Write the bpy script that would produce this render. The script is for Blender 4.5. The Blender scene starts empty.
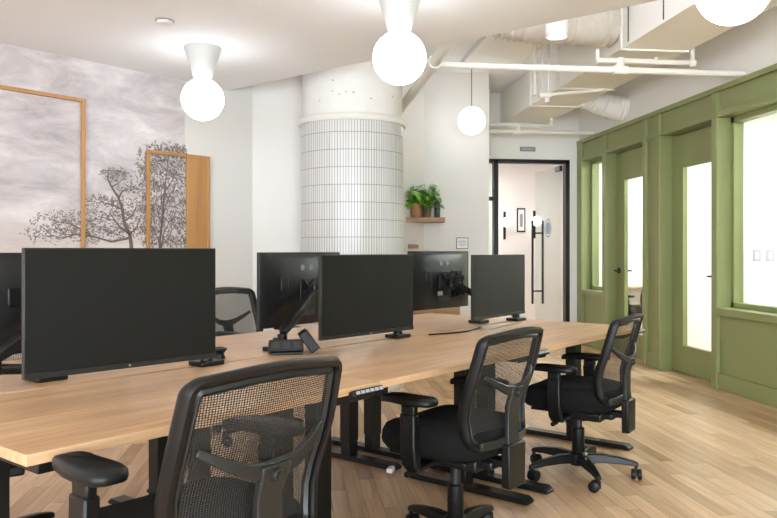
import bpy, bmesh, math, random
from mathutils import Vector, Matrix
PI = math.pi
C = bpy.context.scene.collection
R = math.radians
random.seed(7)

# ------------------------------------------------------------------ frames
# world: X across the room (green partition at X = 3.615), Y along it; camera stands at the origin, 1.187 m up.
# desk frame: x runs along the desk rows, y from the near row to the far row, turned 44 degrees.
DESK_ROT = R(44.0)
LW = Vector((math.cos(DESK_ROT), math.sin(DESK_ROT), 0))
DW = Vector((-math.sin(DESK_ROT), math.cos(DESK_ROT), 0))
def ld(l, d, z=0.0):
    return LW * l + DW * d + Vector((0, 0, z))

# ------------------------------------------------------------------ mesh builder
class MB:
    def __init__(s):
        s.v = []; s.f = []; s.uv = {}; s.tone = []
    def add(s, verts, faces, M=None):
        o = len(s.v)
        for p in verts:
            p = Vector(p)
            s.v.append(M @ p if M else p)
        for f in faces:
            s.f.append([i + o for i in f])
        return s
    def box(s, x0, x1, y0, y1, z0, z1, M=None):
        v = [(x0,y0,z0),(x1,y0,z0),(x1,y1,z0),(x0,y1,z0),(x0,y0,z1),(x1,y0,z1),(x1,y1,z1),(x0,y1,z1)]
        f = [(3,2,1,0),(4,5,6,7),(0,1,5,4),(1,2,6,5),(2,3,7,6),(3,0,4,7)]
        return s.add(v, f, M)
    def prism(s, poly, z0, z1, M=None):
        n = len(poly)
        a = sum(poly[i][0]*poly[(i+1)%n][1]-poly[(i+1)%n][0]*poly[i][1] for i in range(n))
        if a < 0: poly = poly[::-1]
        v = [(p[0],p[1],z0) for p in poly] + [(p[0],p[1],z1) for p in poly]
        f = [tuple(range(n-1,-1,-1)), tuple(range(n,2*n))]
        for i in range(n):
            j = (i+1)%n
            f.append((i,j,n+j,n+i))
        return s.add(v, f, M)
    def ring(s, c, u, w, r, n):
        return [c + (u*math.cos(2*PI*i/n) + w*math.sin(2*PI*i/n))*r for i in range(n)]
    def tube(s, path, r, n=12, M=None, caps=True):
        path = [Vector(p) for p in path]
        k = len(path)
        rs = r if isinstance(r, (list, tuple)) else [r]*k
        t0 = (path[1]-path[0]).normalized()
        up = Vector((0,0,1)) if abs(t0.z) < .9 else Vector((1,0,0))
        u = t0.cross(up).normalized()
        vs = []; fs = []
        for i in range(k):
            if i == 0: t = (path[1]-path[0]).normalized()
            elif i == k-1: t = (path[-1]-path[-2]).normalized()
            else: t = ((path[i]-path[i-1]).normalized()+(path[i+1]-path[i]).normalized()).normalized()
            u = (u - t*u.dot(t)).normalized()
            w = t.cross(u)
            vs += s.ring(path[i], u, w, rs[i], n)
        for i in range(k-1):
            for j in range(n):
                a = i*n+j; b = i*n+(j+1)%n
                fs.append((a,b,b+n,a+n))
        if caps:
            fs.append(tuple(range(n-1,-1,-1)))
            fs.append(tuple(range((k-1)*n, k*n)))
        return s.add(vs, fs, M)
    def cyl(s, p0, p1, r0, r1=None, n=24, M=None):
        return s.tube([p0,p1], [r0, r0 if r1 is None else r1], n, M)
    def lathe(s, prof, c=(0,0,0), n=32, M=None):
        vs = []; fs = []; k = len(prof)
        for (r, z) in prof:
            for j in range(n):
                a = 2*PI*j/n
                vs.append((c[0]+r*math.cos(a), c[1]+r*math.sin(a), c[2]+z))
        for i in range(k-1):
            for j in range(n):
                a = i*n+j; b = i*n+(j+1)%n
                fs.append((a,b,b+n,a+n))
        if prof[0][0] > 1e-5: fs.append(tuple(range(n-1,-1,-1)))
        if prof[-1][0] > 1e-5: fs.append(tuple(range((k-1)*n,k*n)))
        return s.add(vs, fs, M)
    def loft(s, rings, M=None, caps=True, closed=False):
        n = len(rings[0]); vs = []; fs = []
        for r in rings: vs += r
        k = len(rings)
        for i in range(k if closed else k-1):
            for j in range(n):
                a = i*n+j; b = i*n+(j+1)%n
                a2 = ((i+1)%k)*n+j; b2 = ((i+1)%k)*n+(j+1)%n
                fs.append((a,b,b2,a2))
        if caps and not closed:
            fs.append(tuple(range(n-1,-1,-1))); fs.append(tuple(range((k-1)*n,k*n)))
        return s.add(vs, fs, M)
    def build(s, name, mat, parent=None, bevel=0, seg=2, smooth=35, subsurf=0, fixn=True):
        me = bpy.data.meshes.new(name)
        me.from_pydata([tuple(v) for v in s.v], [], s.f)
        if fixn:
            bm = bmesh.new(); bm.from_mesh(me)
            bmesh.ops.remove_doubles(bm, verts=bm.verts, dist=1e-6)
            bmesh.ops.recalc_face_normals(bm, faces=bm.faces)
            bm.to_mesh(me); bm.free()
        me.materials.append(mat)
        if smooth:
            me.polygons.foreach_set('use_smooth', [True]*len(me.polygons))
            me.set_sharp_from_angle(angle=R(smooth))
        o = bpy.data.objects.new(name, me)
        C.objects.link(o)
        if parent: o.parent = parent
        if bevel:
            m = o.modifiers.new('bevel', 'BEVEL'); m.width = bevel; m.segments = seg
            m.limit_method = 'ANGLE'; m.angle_limit = R(40)
        if subsurf:
            m = o.modifiers.new('sub', 'SUBSURF'); m.levels = subsurf; m.render_levels = subsurf
        return o

def tag(o, label, cat, group=None, kind=None):
    if label: o['label'] = label
    if cat: o['category'] = cat
    if group: o['group'] = group
    if kind: o['kind'] = kind
    return o
def thing(name, label, cat, loc=(0,0,0), rz=0, group=None):
    o = bpy.data.objects.new(name, None); C.objects.link(o)
    o.location = loc; o.rotation_euler = (0,0,rz); o.empty_display_size = .1
    return tag(o, label, cat, group)
def struct(o):
    o['kind'] = 'structure'; return o
def dup(root, loc, rz, label, group=None):
    r = root.copy(); C.objects.link(r); r.location = loc; r.rotation_euler = (0,0,rz)
    r['label'] = label
    if group: r['group'] = group
    for ch in list(root.children):
        c = ch.copy(); C.objects.link(c); c.parent = r
        for g in list(ch.children):
            d = g.copy(); C.objects.link(d); d.parent = c
    return r

# ------------------------------------------------------------------ materials
def new_mat(name):
    m = bpy.data.materials.new(name); m.use_nodes = True
    nt = m.node_tree; b = nt.nodes['Principled BSDF']
    return m, nt, b
def N(nt, t, **kw):
    n = nt.nodes.new(t)
    for k, v in kw.items(): setattr(n, k, v)
    return n
def plain(name, col, rough=.5, metal=0, bump=0, scale=60, var=0, spec=.5):
    m, nt, b = new_mat(name)
    b.inputs['Base Color'].default_value = (*col, 1); b.inputs['Roughness'].default_value = rough
    b.inputs['Metallic'].default_value = metal; b.inputs['Specular IOR Level'].default_value = spec
    if bump or var:
        tc = N(nt,'ShaderNodeTexCoord'); no = N(nt,'ShaderNodeTexNoise'); no.inputs['Scale'].default_value = scale
        no.inputs['Detail'].default_value = 4
        nt.links.new(tc.outputs['Object'], no.inputs['Vector'])
        if bump:
            bp = N(nt,'ShaderNodeBump'); bp.inputs['Strength'].default_value = bump; bp.inputs['Distance'].default_value = .002
            nt.links.new(no.outputs['Fac'], bp.inputs['Height']); nt.links.new(bp.outputs['Normal'], b.inputs['Normal'])
        if var:
            mx = N(nt,'ShaderNodeMixRGB'); mx.inputs[1].default_value = (*[c*(1-var) for c in col],1)
            mx.inputs[2].default_value = (*[min(1,c*(1+var)) for c in col],1)
            nt.links.new(no.outputs['Fac'], mx.inputs[0]); nt.links.new(mx.outputs[0], b.inputs['Base Color'])
    return m
def emit(name, col, s):
    m = bpy.data.materials.new(name); m.use_nodes = True; nt = m.node_tree
    for n in list(nt.nodes): nt.nodes.remove(n)
    o = N(nt,'ShaderNodeOutputMaterial'); e = N(nt,'ShaderNodeEmission')
    e.inputs[0].default_value = (*col,1); e.inputs[1].default_value = s
    nt.links.new(e.outputs[0], o.inputs[0]); return m
def glassmat(name, tint, gl=.08):
    m = bpy.data.materials.new(name); m.use_nodes = True; nt = m.node_tree
    for n in list(nt.nodes): nt.nodes.remove(n)
    o = N(nt,'ShaderNodeOutputMaterial'); t = N(nt,'ShaderNodeBsdfTransparent'); g = N(nt,'ShaderNodeBsdfGlossy')
    mx = N(nt,'ShaderNodeMixShader'); lf = N(nt,'ShaderNodeLayerWeight'); lf.inputs['Blend'].default_value = .5
    pw = N(nt,'ShaderNodeMath', operation='POWER'); pw.inputs[1].default_value = 4
    nt.links.new(lf.outputs['Facing'], pw.inputs[0])
    lw = N(nt,'ShaderNodeMath', operation='MULTIPLY_ADD'); lw.inputs[1].default_value = .45; lw.inputs[2].default_value = .02
    nt.links.new(pw.outputs[0], lw.inputs[0])
    t.inputs[0].default_value = (*tint,1); g.inputs['Roughness'].default_value = .02
    nt.links.new(lw.outputs[0], mx.inputs[0])
    nt.links.new(t.outputs[0], mx.inputs[1]); nt.links.new(g.outputs[0], mx.inputs[2]); nt.links.new(mx.outputs[0], o.inputs[0])
    return m
def ramp(nt, stops):
    r = N(nt,'ShaderNodeValToRGB'); e = r.color_ramp.elements
    while len(e) < len(stops): e.new(.5)
    for i,(p,c) in enumerate(stops):
        e[i].position = p; e[i].color = (*c,1)
    return r
def wood(name, c0, c1, c2, axis=0, scale=1, rough=.4, coat=0.0, uv=False):
    """grain stretched along one axis"""
    m, nt, b = new_mat(name)
    tc = N(nt,'ShaderNodeTexCoord'); mp = N(nt,'ShaderNodeMapping')
    sc = [14*scale]*3; sc[axis] = .9*scale
    mp.inputs['Scale'].default_value = sc
    nt.links.new(tc.outputs['UV' if uv else 'Object'], mp.inputs['Vector'])
    n1 = N(nt,'ShaderNodeTexNoise'); n1.inputs['Scale'].default_value = 1.3; n1.inputs['Detail'].default_value = 6; n1.inputs['Roughness'].default_value = .62
    n1.inputs['Distortion'].default_value = .8
    nt.links.new(mp.outputs[0], n1.inputs['Vector'])
    mp2 = N(nt,'ShaderNodeMapping'); sc2 = [90*scale]*3; sc2[axis] = 3*scale; mp2.inputs['Scale'].default_value = sc2
    nt.links.new(tc.outputs['UV' if uv else 'Object'], mp2.inputs['Vector'])
    n2 = N(nt,'ShaderNodeTexNoise'); n2.inputs['Scale'].default_value = 1; n2.inputs['Detail'].default_value = 3
    nt.links.new(mp2.outputs[0], n2.inputs['Vector'])
    r = ramp(nt, [(.28,c0),(.5,c1),(.72,c2)])
    ad = N(nt,'ShaderNodeMath', operation='MULTIPLY_ADD'); ad.inputs[1].default_value = .3; 
    sb = N(nt,'ShaderNodeMath', operation='MULTIPLY_ADD'); sb.inputs[1].default_value = .7; sb.inputs[2].default_value = 0
    nt.links.new(n1.outputs['Fac'], sb.inputs[0]); nt.links.new(sb.outputs[0], ad.inputs[2]); nt.links.new(n2.outputs['Fac'], ad.inputs[0])
    nt.links.new(ad.outputs[0], r.inputs[0])
    b.inputs['Roughness'].default_value = rough
    bp = N(nt,'ShaderNodeBump'); bp.inputs['Strength'].default_value = .08; bp.inputs['Distance'].default_value = .001
    nt.links.new(n2.outputs['Fac'], bp.inputs['Height']); nt.links.new(bp.outputs[0], b.inputs['Normal'])
    nt.links.new(r.outputs[0], b.inputs['Base Color'])
    m['out'] = r.name
    return m, nt, b, r

M = {}
M['white'] = plain('white_paint', (.72,.70,.668), .7, bump=.05, scale=40)
M['ceil'] = plain('ceiling_paint', (.84,.865,.90), .8)
M['white_lit'] = plain('lit_white_paint', (.85,.84,.815), .75)  # the white wall paint made lighter, standing in for light on these walls
M['concrete'] = plain('painted_concrete', (.76,.74,.70), .75, bump=.25, scale=14, var=.05)
M['duct'] = plain('duct_paint', (.86,.85,.82), .5, bump=.05, scale=8)
M['flex'] = plain('flex_wrap', (.62,.59,.54), .5, bump=.8, scale=22, var=.12)
M['pipe'] = plain('pipe_paint', (.78,.76,.71), .45)
M['green'] = plain('green_paint', (.235,.262,.108), .42, bump=.02, scale=50)
M['black'] = plain('black_plastic', (.005,.005,.005), .38, bump=.12, scale=400, spec=.3)
M['charcoal'] = plain('charcoal_plastic', (.017,.017,.0165), .34, bump=.08, scale=300, spec=.4)
M['steel_black'] = plain('black_powder_coat', (.006,.006,.006), .36, bump=.08, scale=500, spec=.35)
M['fabric'] = plain('black_upholstery', (.006,.006,.006), .9, bump=.5, scale=900, spec=.2)
M['screen'] = plain('matte_screen', (.012,.012,.0115), .38, spec=.16)
M['bezel'] = plain('monitor_plastic', (.008,.008,.008), .42)
M['backshell'] = plain('monitor_back', (.008,.008,.0085), .34, bump=.05, scale=500, spec=.4)
M['chrome'] = plain('bright_metal', (.6,.6,.6), .25, metal=1)
M['keys'] = plain('key_grey', (.35,.36,.38), .5)
M['orange'] = wood('amber_wood', (.38,.185,.065),(.46,.235,.085),(.52,.28,.11), axis=2, scale=.6, rough=.5)[0]
M['shelf'] = wood('walnut_shelf', (.20,.105,.045),(.30,.165,.075),(.38,.22,.11), axis=0, scale=1, rough=.5)[0]
M['desk'] = wood('oak_laminate', (.37,.20,.095),(.60,.375,.21),(.77,.53,.33), axis=0, scale=.8, rough=.33)[0]
M['globe'] = emit('globe_glow', (.94,.975,1), 5.5)
M['pendant'] = emit('pendant_glow', (.97,.985,1), 3.5)
M['bulb'] = emit('lamp_lens_glow', (1,.97,.93), 3.5)
M['lobby'] = emit('lobby_fill_glow', (1,.985,.96), 8)
M['sconce'] = emit('sconce_glow', (1,.98,.95), 1.6)
M['panel'] = emit('fill_panel_glow', (.97,1,1), 38)
M['glass'] = glassmat('clear_glass', (.93,.97,.95))
M['leaf'] = plain('leaf_green', (.09,.26,.025), .4, var=.4, scale=25)
M['leaf2'] = plain('leaf_light', (.22,.44,.05), .4, var=.3, scale=25)
M['terracotta'] = plain('basket_brown', (.30,.15,.06), .7, bump=.6, scale=90, var=.25)
M['pot'] = plain('pot_brown', (.16,.075,.035), .6)
M['green_dark'] = plain('dark_green_paint', (.12,.15,.05), .5)
M['skirt'] = plain('white_satin', (.78,.78,.77), .4)
M['cone'] = plain('lamp_cone_paint', (.55,.55,.54), .5)
M['greyplate'] = plain('grey_plate', (.22,.22,.215), .5)
M['paper'] = plain('sign_paper', (.82,.82,.82), .6)
M['ink'] = plain('dark_ink', (.05,.05,.06), .6)
M['print'] = plain('grey_print', (.30,.32,.35), .6)
M['seal'] = plain('blue_grey_print', (.16,.24,.33), .5)
M['gap'] = plain('dark_joint', (.05,.045,.04), .8)
M['subfloor'] = plain('floor_joint', (.16,.09,.045), .7)
M['pink'] = plain('blush_wall_paint', (.82,.785,.765), .7)
M['soil'] = plain('soil', (.03,.02,.012), .9)
M['offwall'] = plain('office_wall_paint', (.86,.87,.86), .7)

# floor planks: tone comes from a per-plank attribute, grain follows each plank's UV
def floor_mat():
    m, nt, b, r = wood('oak_floor', (.43,.26,.14),(.62,.415,.25),(.77,.555,.365), axis=0, scale=1, rough=.34, uv=True)
    at = N(nt,'ShaderNodeAttribute'); at.attribute_name = 'tone'
    rr = ramp(nt, [(0,(.62,.53,.44)),(.18,(.86,.81,.76)),(.6,(1,1,1)),(1,(1.14,1.15,1.17))])
    nt.links.new(at.outputs['Fac'], rr.inputs[0])
    mx = N(nt,'ShaderNodeMixRGB', blend_type='MULTIPLY'); mx.inputs[0].default_value = 1
    nt.links.new(r.outputs[0], mx.inputs[1]); nt.links.new(rr.outputs[0], mx.inputs[2])
    nt.links.new(mx.outputs[0], b.inputs['Base Color'])
    return m
M['floor'] = floor_mat()

def mesh_fabric():
    m, nt, b = new_mat('open_mesh_fabric')
    b.inputs['Base Color'].default_value = (.022,.020,.018,1); b.inputs['Roughness'].default_value = .7
    tc = N(nt,'ShaderNodeTexCoord'); mp = N(nt,'ShaderNodeMapping'); mp.inputs['Scale'].default_value = (1,1,1)
    nt.links.new(tc.outputs['UV'], mp.inputs[0])
    vo = N(nt,'ShaderNodeTexVoronoi'); vo.inputs['Scale'].default_value = 155; vo.inputs['Randomness'].default_value = .12
    nt.links.new(mp.outputs[0], vo.inputs['Vector'])
    lt = N(nt,'ShaderNodeMath', operation='LESS_THAN'); lt.inputs[1].default_value = .365
    nt.links.new(vo.outputs['Distance'], lt.inputs[0])
    t = N(nt,'ShaderNodeBsdfTransparent'); mx = N(nt,'ShaderNodeMixShader')
    nt.links.new(lt.outputs[0], mx.inputs[0]); nt.links.new(b.outputs[0], mx.inputs[1]); nt.links.new(t.outputs[0], mx.inputs[2])
    nt.links.new(mx.outputs[0], nt.nodes['Material Output'].inputs[0])
    return m
M['mesh'] = mesh_fabric()

def tile_mat():
    m, nt, b = new_mat('stacked_finger_tile')
    tc = N(nt,'ShaderNodeTexCoord'); br = N(nt,'ShaderNodeTexBrick')
    br.offset = 0; br.squash = 1
    br.inputs['Color1'].default_value = (.68,.675,.66,1); br.inputs['Color2'].default_value = (.63,.625,.61,1)
    br.inputs['Mortar'].default_value = (.28,.275,.265,1)
    br.inputs['Scale'].default_value = 1; br.inputs['Mortar Size'].default_value = .0030; br.inputs['Mortar Smooth'].default_value = .1
    br.inputs['Brick Width'].default_value = .024; br.inputs['Row Height'].default_value = .146
    nt.links.new(tc.outputs['UV'], br.inputs['Vector'])
    nt.links.new(br.outputs['Color'], b.inputs['Base Color']); b.inputs['Roughness'].default_value = .3
    bp = N(nt,'ShaderNodeBump'); bp.inputs['Strength'].default_value = .6; bp.inputs['Distance'].default_value = .003; bp.invert = True
    nt.links.new(br.outputs['Fac'], bp.inputs['Height']); nt.links.new(bp.outputs[0], b.inputs['Normal'])
    return m
M['tile'] = tile_mat()

def mural_mat():
    m, nt, b = new_mat('painted_cloud_mural')
    tc = N(nt,'ShaderNodeTexCoord')
    mp = N(nt,'ShaderNodeMapping'); mp.inputs['Scale'].default_value = (.8,1,1.9)
    nt.links.new(tc.outputs['Object'], mp.inputs[0])
    n1 = N(nt,'ShaderNodeTexNoise'); n1.inputs['Scale'].default_value = 2.1; n1.inputs['Detail'].default_value = 12; n1.inputs['Roughness'].default_value = .70; n1.inputs['Distortion'].default_value = .5
    nt.links.new(mp.outputs[0], n1.inputs['Vector'])
    r1 = ramp(nt, [(.28,(.34,.30,.315)),(.45,(.50,.455,.47)),(.60,(.64,.595,.605)),(.74,(.82,.79,.775))])
    nt.links.new(n1.outputs['Fac'], r1.inputs[0])
    # warm haze low on the painted sky, pale puffs in the middle band
    sep = N(nt,'ShaderNodeSeparateXYZ'); nt.links.new(tc.outputs['Object'], sep.inputs[0])
    mr = N(nt,'ShaderNodeMapRange'); mr.inputs[1].default_value = 1.65; mr.inputs[2].default_value = 1.0
    nt.links.new(sep.outputs['Z'], mr.inputs[0])
    mx = N(nt,'ShaderNodeMixRGB'); mx.inputs[2].default_value = (.68,.575,.51,1)
    ml = N(nt,'ShaderNodeMath', operation='MULTIPLY'); ml.inputs[1].default_value = .65
    nt.links.new(mr.outputs[0], ml.inputs[0]); nt.links.new(ml.outputs[0], mx.inputs[0]); nt.links.new(r1.outputs[0], mx.inputs[1])
    mp3 = N(nt,'ShaderNodeMapping'); mp3.inputs['Scale'].default_value = (1.0,1,3.2); mp3.inputs['Location'].default_value = (3.1,0,.4)
    nt.links.new(tc.outputs['Object'], mp3.inputs[0])
    n3 = N(nt,'ShaderNodeTexNoise'); n3.inputs['Scale'].default_value = 1.6; n3.inputs['Detail'].default_value = 7
    nt.links.new(mp3.outputs[0], n3.inputs['Vector'])
    r3 = ramp(nt, [(.56,(0,0,0)),(.70,(.8,.8,.8))]); nt.links.new(n3.outputs['Fac'], r3.inputs[0])
    m3 = N(nt,'ShaderNodeMath', operation='MULTIPLY'); m3.inputs[1].default_value = .7
    nt.links.new(r3.outputs[0], m3.inputs[0])
    mx2 = N(nt,'ShaderNodeMixRGB'); mx2.inputs[2].default_value = (.86,.83,.81,1)
    nt.links.new(m3.outputs[0], mx2.inputs[0]); nt.links.new(mx.outputs[0], mx2.inputs[1])
    nt.links.new(mx2.outputs[0], b.inputs['Base Color']); b.inputs['Roughness'].default_value = .75
    return m
M['mural'] = mural_mat()
M['treepaint'] = plain('painted_tree_brown', (.15,.115,.10), .8, var=.3, scale=9)
M['treefaint'] = plain('painted_leaf_grey', (.28,.24,.225), .8, var=.3, scale=9)

# ------------------------------------------------------------------ room shell
H_SOF = 2.59; H_DECK = 3.20; H_GREEN = 2.60
GX = 3.615            # face of the green partition
def build_floor():
    W_ = .078
    verts=[]; faces=[]; uvs=[]; tones=[]
    X0,X1,Y0,Y1 = -6.7,6.9,-4.2,12.3
    g = .0006
    def plank(x,y,w,h,horizontal):
        x0,x1,y0,y1 = max(x+g,X0),min(x+w-g,X1),max(y+g,Y0),min(y+h-g,Y1)
        if x1<=x0 or y1<=y0: return
        o=len(verts); verts.extend([(x0,y0,0),(x1,y0,0),(x1,y1,0),(x0,y1,0)]); faces.append((o,o+1,o+2,o+3))
        ou,ov = random.uniform(0,40),random.uniform(0,40)
        for (a,b_) in ((x0,y0),(x1,y0),(x1,y1),(x0,y1)):
            uvs.append((ou+a-x, ov+b_-y) if horizontal else (ou+b_-y, ov+a-x))
        tones.append(random.random())
    # straight strips along the room, random lengths, staggered joints
    x=X0
    while x<X1:
        y=Y0-random.uniform(0,1.2)
        while y<Y1:
            l_=random.uniform(.35,1.1)
            plank(x,y,W_,l_,False); y+=l_
        x+=W_
    # substrate a touch lower fills the joints
    me = bpy.data.meshes.new('floor'); 
    o=len(verts); verts.extend([(X0,Y0,-.0015),(X1,Y0,-.0015),(X1,Y1,-.0015),(X0,Y1,-.0015),(X0,Y0,-.06),(X1,Y0,-.06),(X1,Y1,-.06),(X0,Y1,-.06)])
    sub=[(o,o+1,o+2,o+3),(o+7,o+6,o+5,o+4),(o,o+4,o+5,o+1),(o+1,o+5,o+6,o+2),(o+2,o+6,o+7,o+3),(o+3,o+7,o+4,o)]
    nf=len(faces); faces.extend(sub)
    me.from_pydata(verts,[],faces)
    me.materials.append(M['floor']); me.materials.append(M['subfloor'])
    ul=me.uv_layers.new(name='UVMap')
    flat=[c for u in uvs for c in u]+[0.0]*(len(sub)*8)
    ul.data.foreach_set('uv',flat)
    a=me.attributes.new('tone','FLOAT','FACE'); a.data.foreach_set('value',tones+[0.5]*len(sub))
    for p in me.polygons[nf:]: p.material_index=1
    ob=bpy.data.objects.new('floor',me); C.objects.link(ob); return struct(ob)
build_floor()

# dropped ceiling over the desks: its free edge runs square to the desk rows
E = 4.23
def edgeY(x): return (E - LW.x*x)/LW.y
a = ld(E, 5.23); bq = Vector((GX, edgeY(GX), 0)); q = ld(-3.9, 5.23)
soffit = [(a.x,a.y),(bq.x,bq.y),(GX,-4.1),(-6.6,-4.1),(-6.6,q.y-.1),(q.x,q.y)]
struct(MB().prism(soffit, H_SOF, H_SOF+.05).build('ceiling', M['ceil'], smooth=0))
struct(MB().box(-2.6, 3.72, .4, 9.42, H_DECK, H_DECK+.1).build('ceiling', M['ceil'], smooth=0))
# fascia closing the gap between the dropped ceiling and the deck, set back from the edge
f0 = ld(E-1.35, 5.2); f1 = ld(E-1.35, -2.3)
nrm = LW*.03
struct(MB().prism([(f0.x,f0.y),(f1.x,f1.y),(f1.x-nrm.x,f1.y-nrm.y),(f0.x-nrm.x,f0.y-nrm.y)], H_SOF+.052, H_DECK).build('wall_fascia', M['white'], smooth=0))

def wall_seg(name, p0, p1, z0, z1, t=.1, mat='white', side=1):
    """a straight wall; its visible face runs p0-p1, thickness goes to the left of p0->p1"""
    p0=Vector((p0[0],p0[1])); p1=Vector((p1[0],p1[1])); d=(p1-p0).normalized(); n=Vector((-d.y,d.x))*t*side
    return struct(MB().prism([p0,p1,p1+n,p0+n], z0, z1).build(name, M[mat], smooth=0))
MD = 5.23
m0 = ld(-3.95, MD); m1 = ld(4.497, MD)
wall_seg('wall_left', m0, m1, 0, H_DECK)
wall_seg('wall_back_left', (m1.x-.05,6.887), (.12,6.887), 0, H_DECK)
wall_seg('wall_behind_column', (.125,6.887+.1), (1.415,8.35), 0, H_DECK)
wall_seg('wall_shelf', (1.38,8.35), (2.161,8.35), 0, H_DECK, t=.2)
# back wall with the glass entrance
DX0,DX1,DZ = 2.43,3.488,2.36
struct(MB().box(2.08,3.72,9.37,9.5,DZ,H_DECK).box(DX1,3.72,9.37,9.5,0,DZ).box(1.95,2.10,8.56,9.5,0,H_DECK).build('wall_back', M['white_lit'], smooth=0))
# unseen wall behind the camera: piers, spandrels, tall windows added for daylight
WZ0,WZ1=.25,2.50
nwin=[2]
portals=[]
def glazed(name, along, fixed, ends, xs_, outward):
    """along 'x' or 'y'; fixed = the wall's inner face; xs_ = list of window spans"""
    m=MB(); t0,t1=sorted((fixed,fixed+.1*outward))
    def bx(mb,a0,a1,z0,z1,ta=t0,tb=t1):
        if along=='x': mb.box(a0,a1,ta,tb,z0,z1)
        else: mb.box(ta,tb,a0,a1,z0,z1)
    bx(m,ends[0],ends[1],0,WZ0); bx(m,ends[0],ends[1],WZ1,H_SOF)
    e=ends[0]
    for (a0,a1) in xs_:
        bx(m,e,a0,WZ0,WZ1); e=a1
    bx(m,e,ends[1],WZ0,WZ1)
    struct(m.build(name, M['white'], smooth=0))
    fa,fb=fixed+.03*outward,fixed+.08*outward; fa,fb=sorted((fa,fb))
    for (a0,a1) in xs_:
        f=MB()
        bx(f,a0,a0+.05,WZ0,WZ1,fa,fb); bx(f,a1-.05,a1,WZ0,WZ1,fa,fb); bx(f,a0,a1,WZ0,WZ0+.05,fa,fb); bx(f,a0,a1,WZ1-.05,WZ1,fa,fb)
        bx(f,(a0+a1)/2-.02,(a0+a1)/2+.02,WZ0+.05,WZ1-.05,fa,fb)
        nwin[0]+=1
        struct(f.build('window_%d'%nwin[0], M['steel_black'], smooth=0))
        portals.append((along,fixed+.05*outward,a0,a1,outward))
glazed('wall_front','x',-4.1,(-6.7,3.715),[(-6.3,-4.0),(-3.8,-1.5),(-1.3,1.0),(1.2,3.5)],-1)
wall_seg('wall_west', (-6.6,-4.1), (-6.6,q.y+.05), 0, H_SOF)

# ---- green office partition
TH=.2
g_ = MB()
W1=(8.56,9.22); D1=(7.51,8.46); D2=(6.19,7.139); W2=(3.9,6.10)
ZO=2.335; ZS=.70
def solid(y0,y1,z0,z1,x0=GX,x1=GX+TH): g_.box(x0,x1,y0,y1,z0,z1)
solid(-4.1,9.37,ZO,H_GREEN)                       # header
solid(W1[1],9.37,0,ZO); solid(D1[1],W1[0],0,ZO); solid(D2[1],D1[0],0,ZO); solid(W2[1],D2[0],0,ZO); solid(-4.1,W2[0],0,ZO)
solid(W1[0],W1[1],0,ZS); solid(W2[0],W2[1],0,ZS)
struct(g_.build('wall_right', M['green'], smooth=0))
# raised mouldings on the partition
tr = MB(); tx0=GX-.016
def strip(y0,y1,z0,z1,d=.030): tr.box(GX-d,GX+.001,y0,y1,z0,z1)
strip(-4.1,9.365,2.555,H_GREEN,.036)
strip(-4.1,9.365,ZO,ZO+.045,.024)
for (y0,y1) in ((9.21,9.365),(8.462,8.558),(7.43,7.51),(7.14,7.22),(6.102,6.188),(3.75,3.9)): strip(y0,y1,.0,2.555)
strip(W1[0],W1[1],ZS-.06,ZS+.0,.04); strip(W2[0],W2[1],ZS-.06,ZS,.04)
for y0,y1 in ((W1[0],W1[1]),(W2[0],W2[1]),(7.22,7.43)): strip(y0,y1,0,.14,.022)
for y in (4.5,):
    strip(y-.04,y+.04,ZO,2.555)
struct(tr.build('trim_1', M['green'], bevel=.003, smooth=0))
wall_seg('wall_right_upper', (GX+.003,9.37), (GX+.003,.4), H_GREEN+.002, H_DECK, t=.1, mat='white_lit')

def office_window(n, y0, y1, z0, z1):
    f=MB(); xa,xb=GX+.10,GX+.19
    f.box(xa,xb,y0,y0+.045,z0,z1).box(xa,xb,y1-.045,y1,z0,z1).box(xa,xb,y0,y1,z0,z0+.045).box(xa,xb,y0,y1,z1-.045,z1)
    o=struct(f.build('window_%d'%n, M['green'], smooth=0))
    MB().box(GX+.14,GX+.15,y0+.04,y1-.04,z0+.04,z1-.04).build('pane', M['glass'], o, smooth=0)
office_window(1,W1[0],W1[1],ZS,ZO); office_window(2,W2[0],W2[1],ZS,ZO)

def office_door(n, y0, y1, handle_far):
    xa,xb=GX+.105,GX+.150; y0+=.006; y1-=.006; zt=ZO-.02
    gy0=y0+.19; gy1=y1-.21; gz0=.27; gz1=2.0
    f=MB()
    f.box(xa,xb,y0,gy0,.008,zt).box(xa,xb,gy1,y1,.008,zt).box(xa,xb,gy0,gy1,.008,gz0).box(xa,xb,gy0,gy1,gz1,zt)
    o=struct(f.build('door_%d'%n, M['green'], smooth=0))
    MB().box(xa+.018,xa+.026,gy0-.005,gy1+.005,gz0-.005,gz1+.005).build('pane', M['glass'], o, smooth=0)
    hy = y1-.075 if handle_far else y0+.075
    sgn = -1 if handle_far else 1
    h=MB()
    for sx,xx in ((-1,xa),(1,xb)):
        h.cyl((xx,hy,.96),(xx+sx*.012,hy,.96),.034)
        h.cyl((xx+sx*.012,hy,.96),(xx+sx*.05,hy,.96),.011)
        h.tube([(xx+sx*.05,hy-sgn*.01,.96),(xx+sx*.053,hy+sgn*.06,.96),(xx+sx*.05,hy+sgn*.125,.958)],[.011,.0095,.008])
    hh=h.build('door_handle', M['black'], o); hh['label']='black lever handle'
    j=MB(); j.box(GX+.155,GX+.185,y0-.006,y0+.012,0,ZO).box(GX+.155,GX+.185,y1-.012,y1+.006,0,ZO).box(GX+.155,GX+.185,y0,y1,zt,ZO)
    j.build('door_stop', M['green'], o, smooth=0)
office_door(1,D1[0],D1[1],True); office_door(2,D2[0],D2[1],False)

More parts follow.
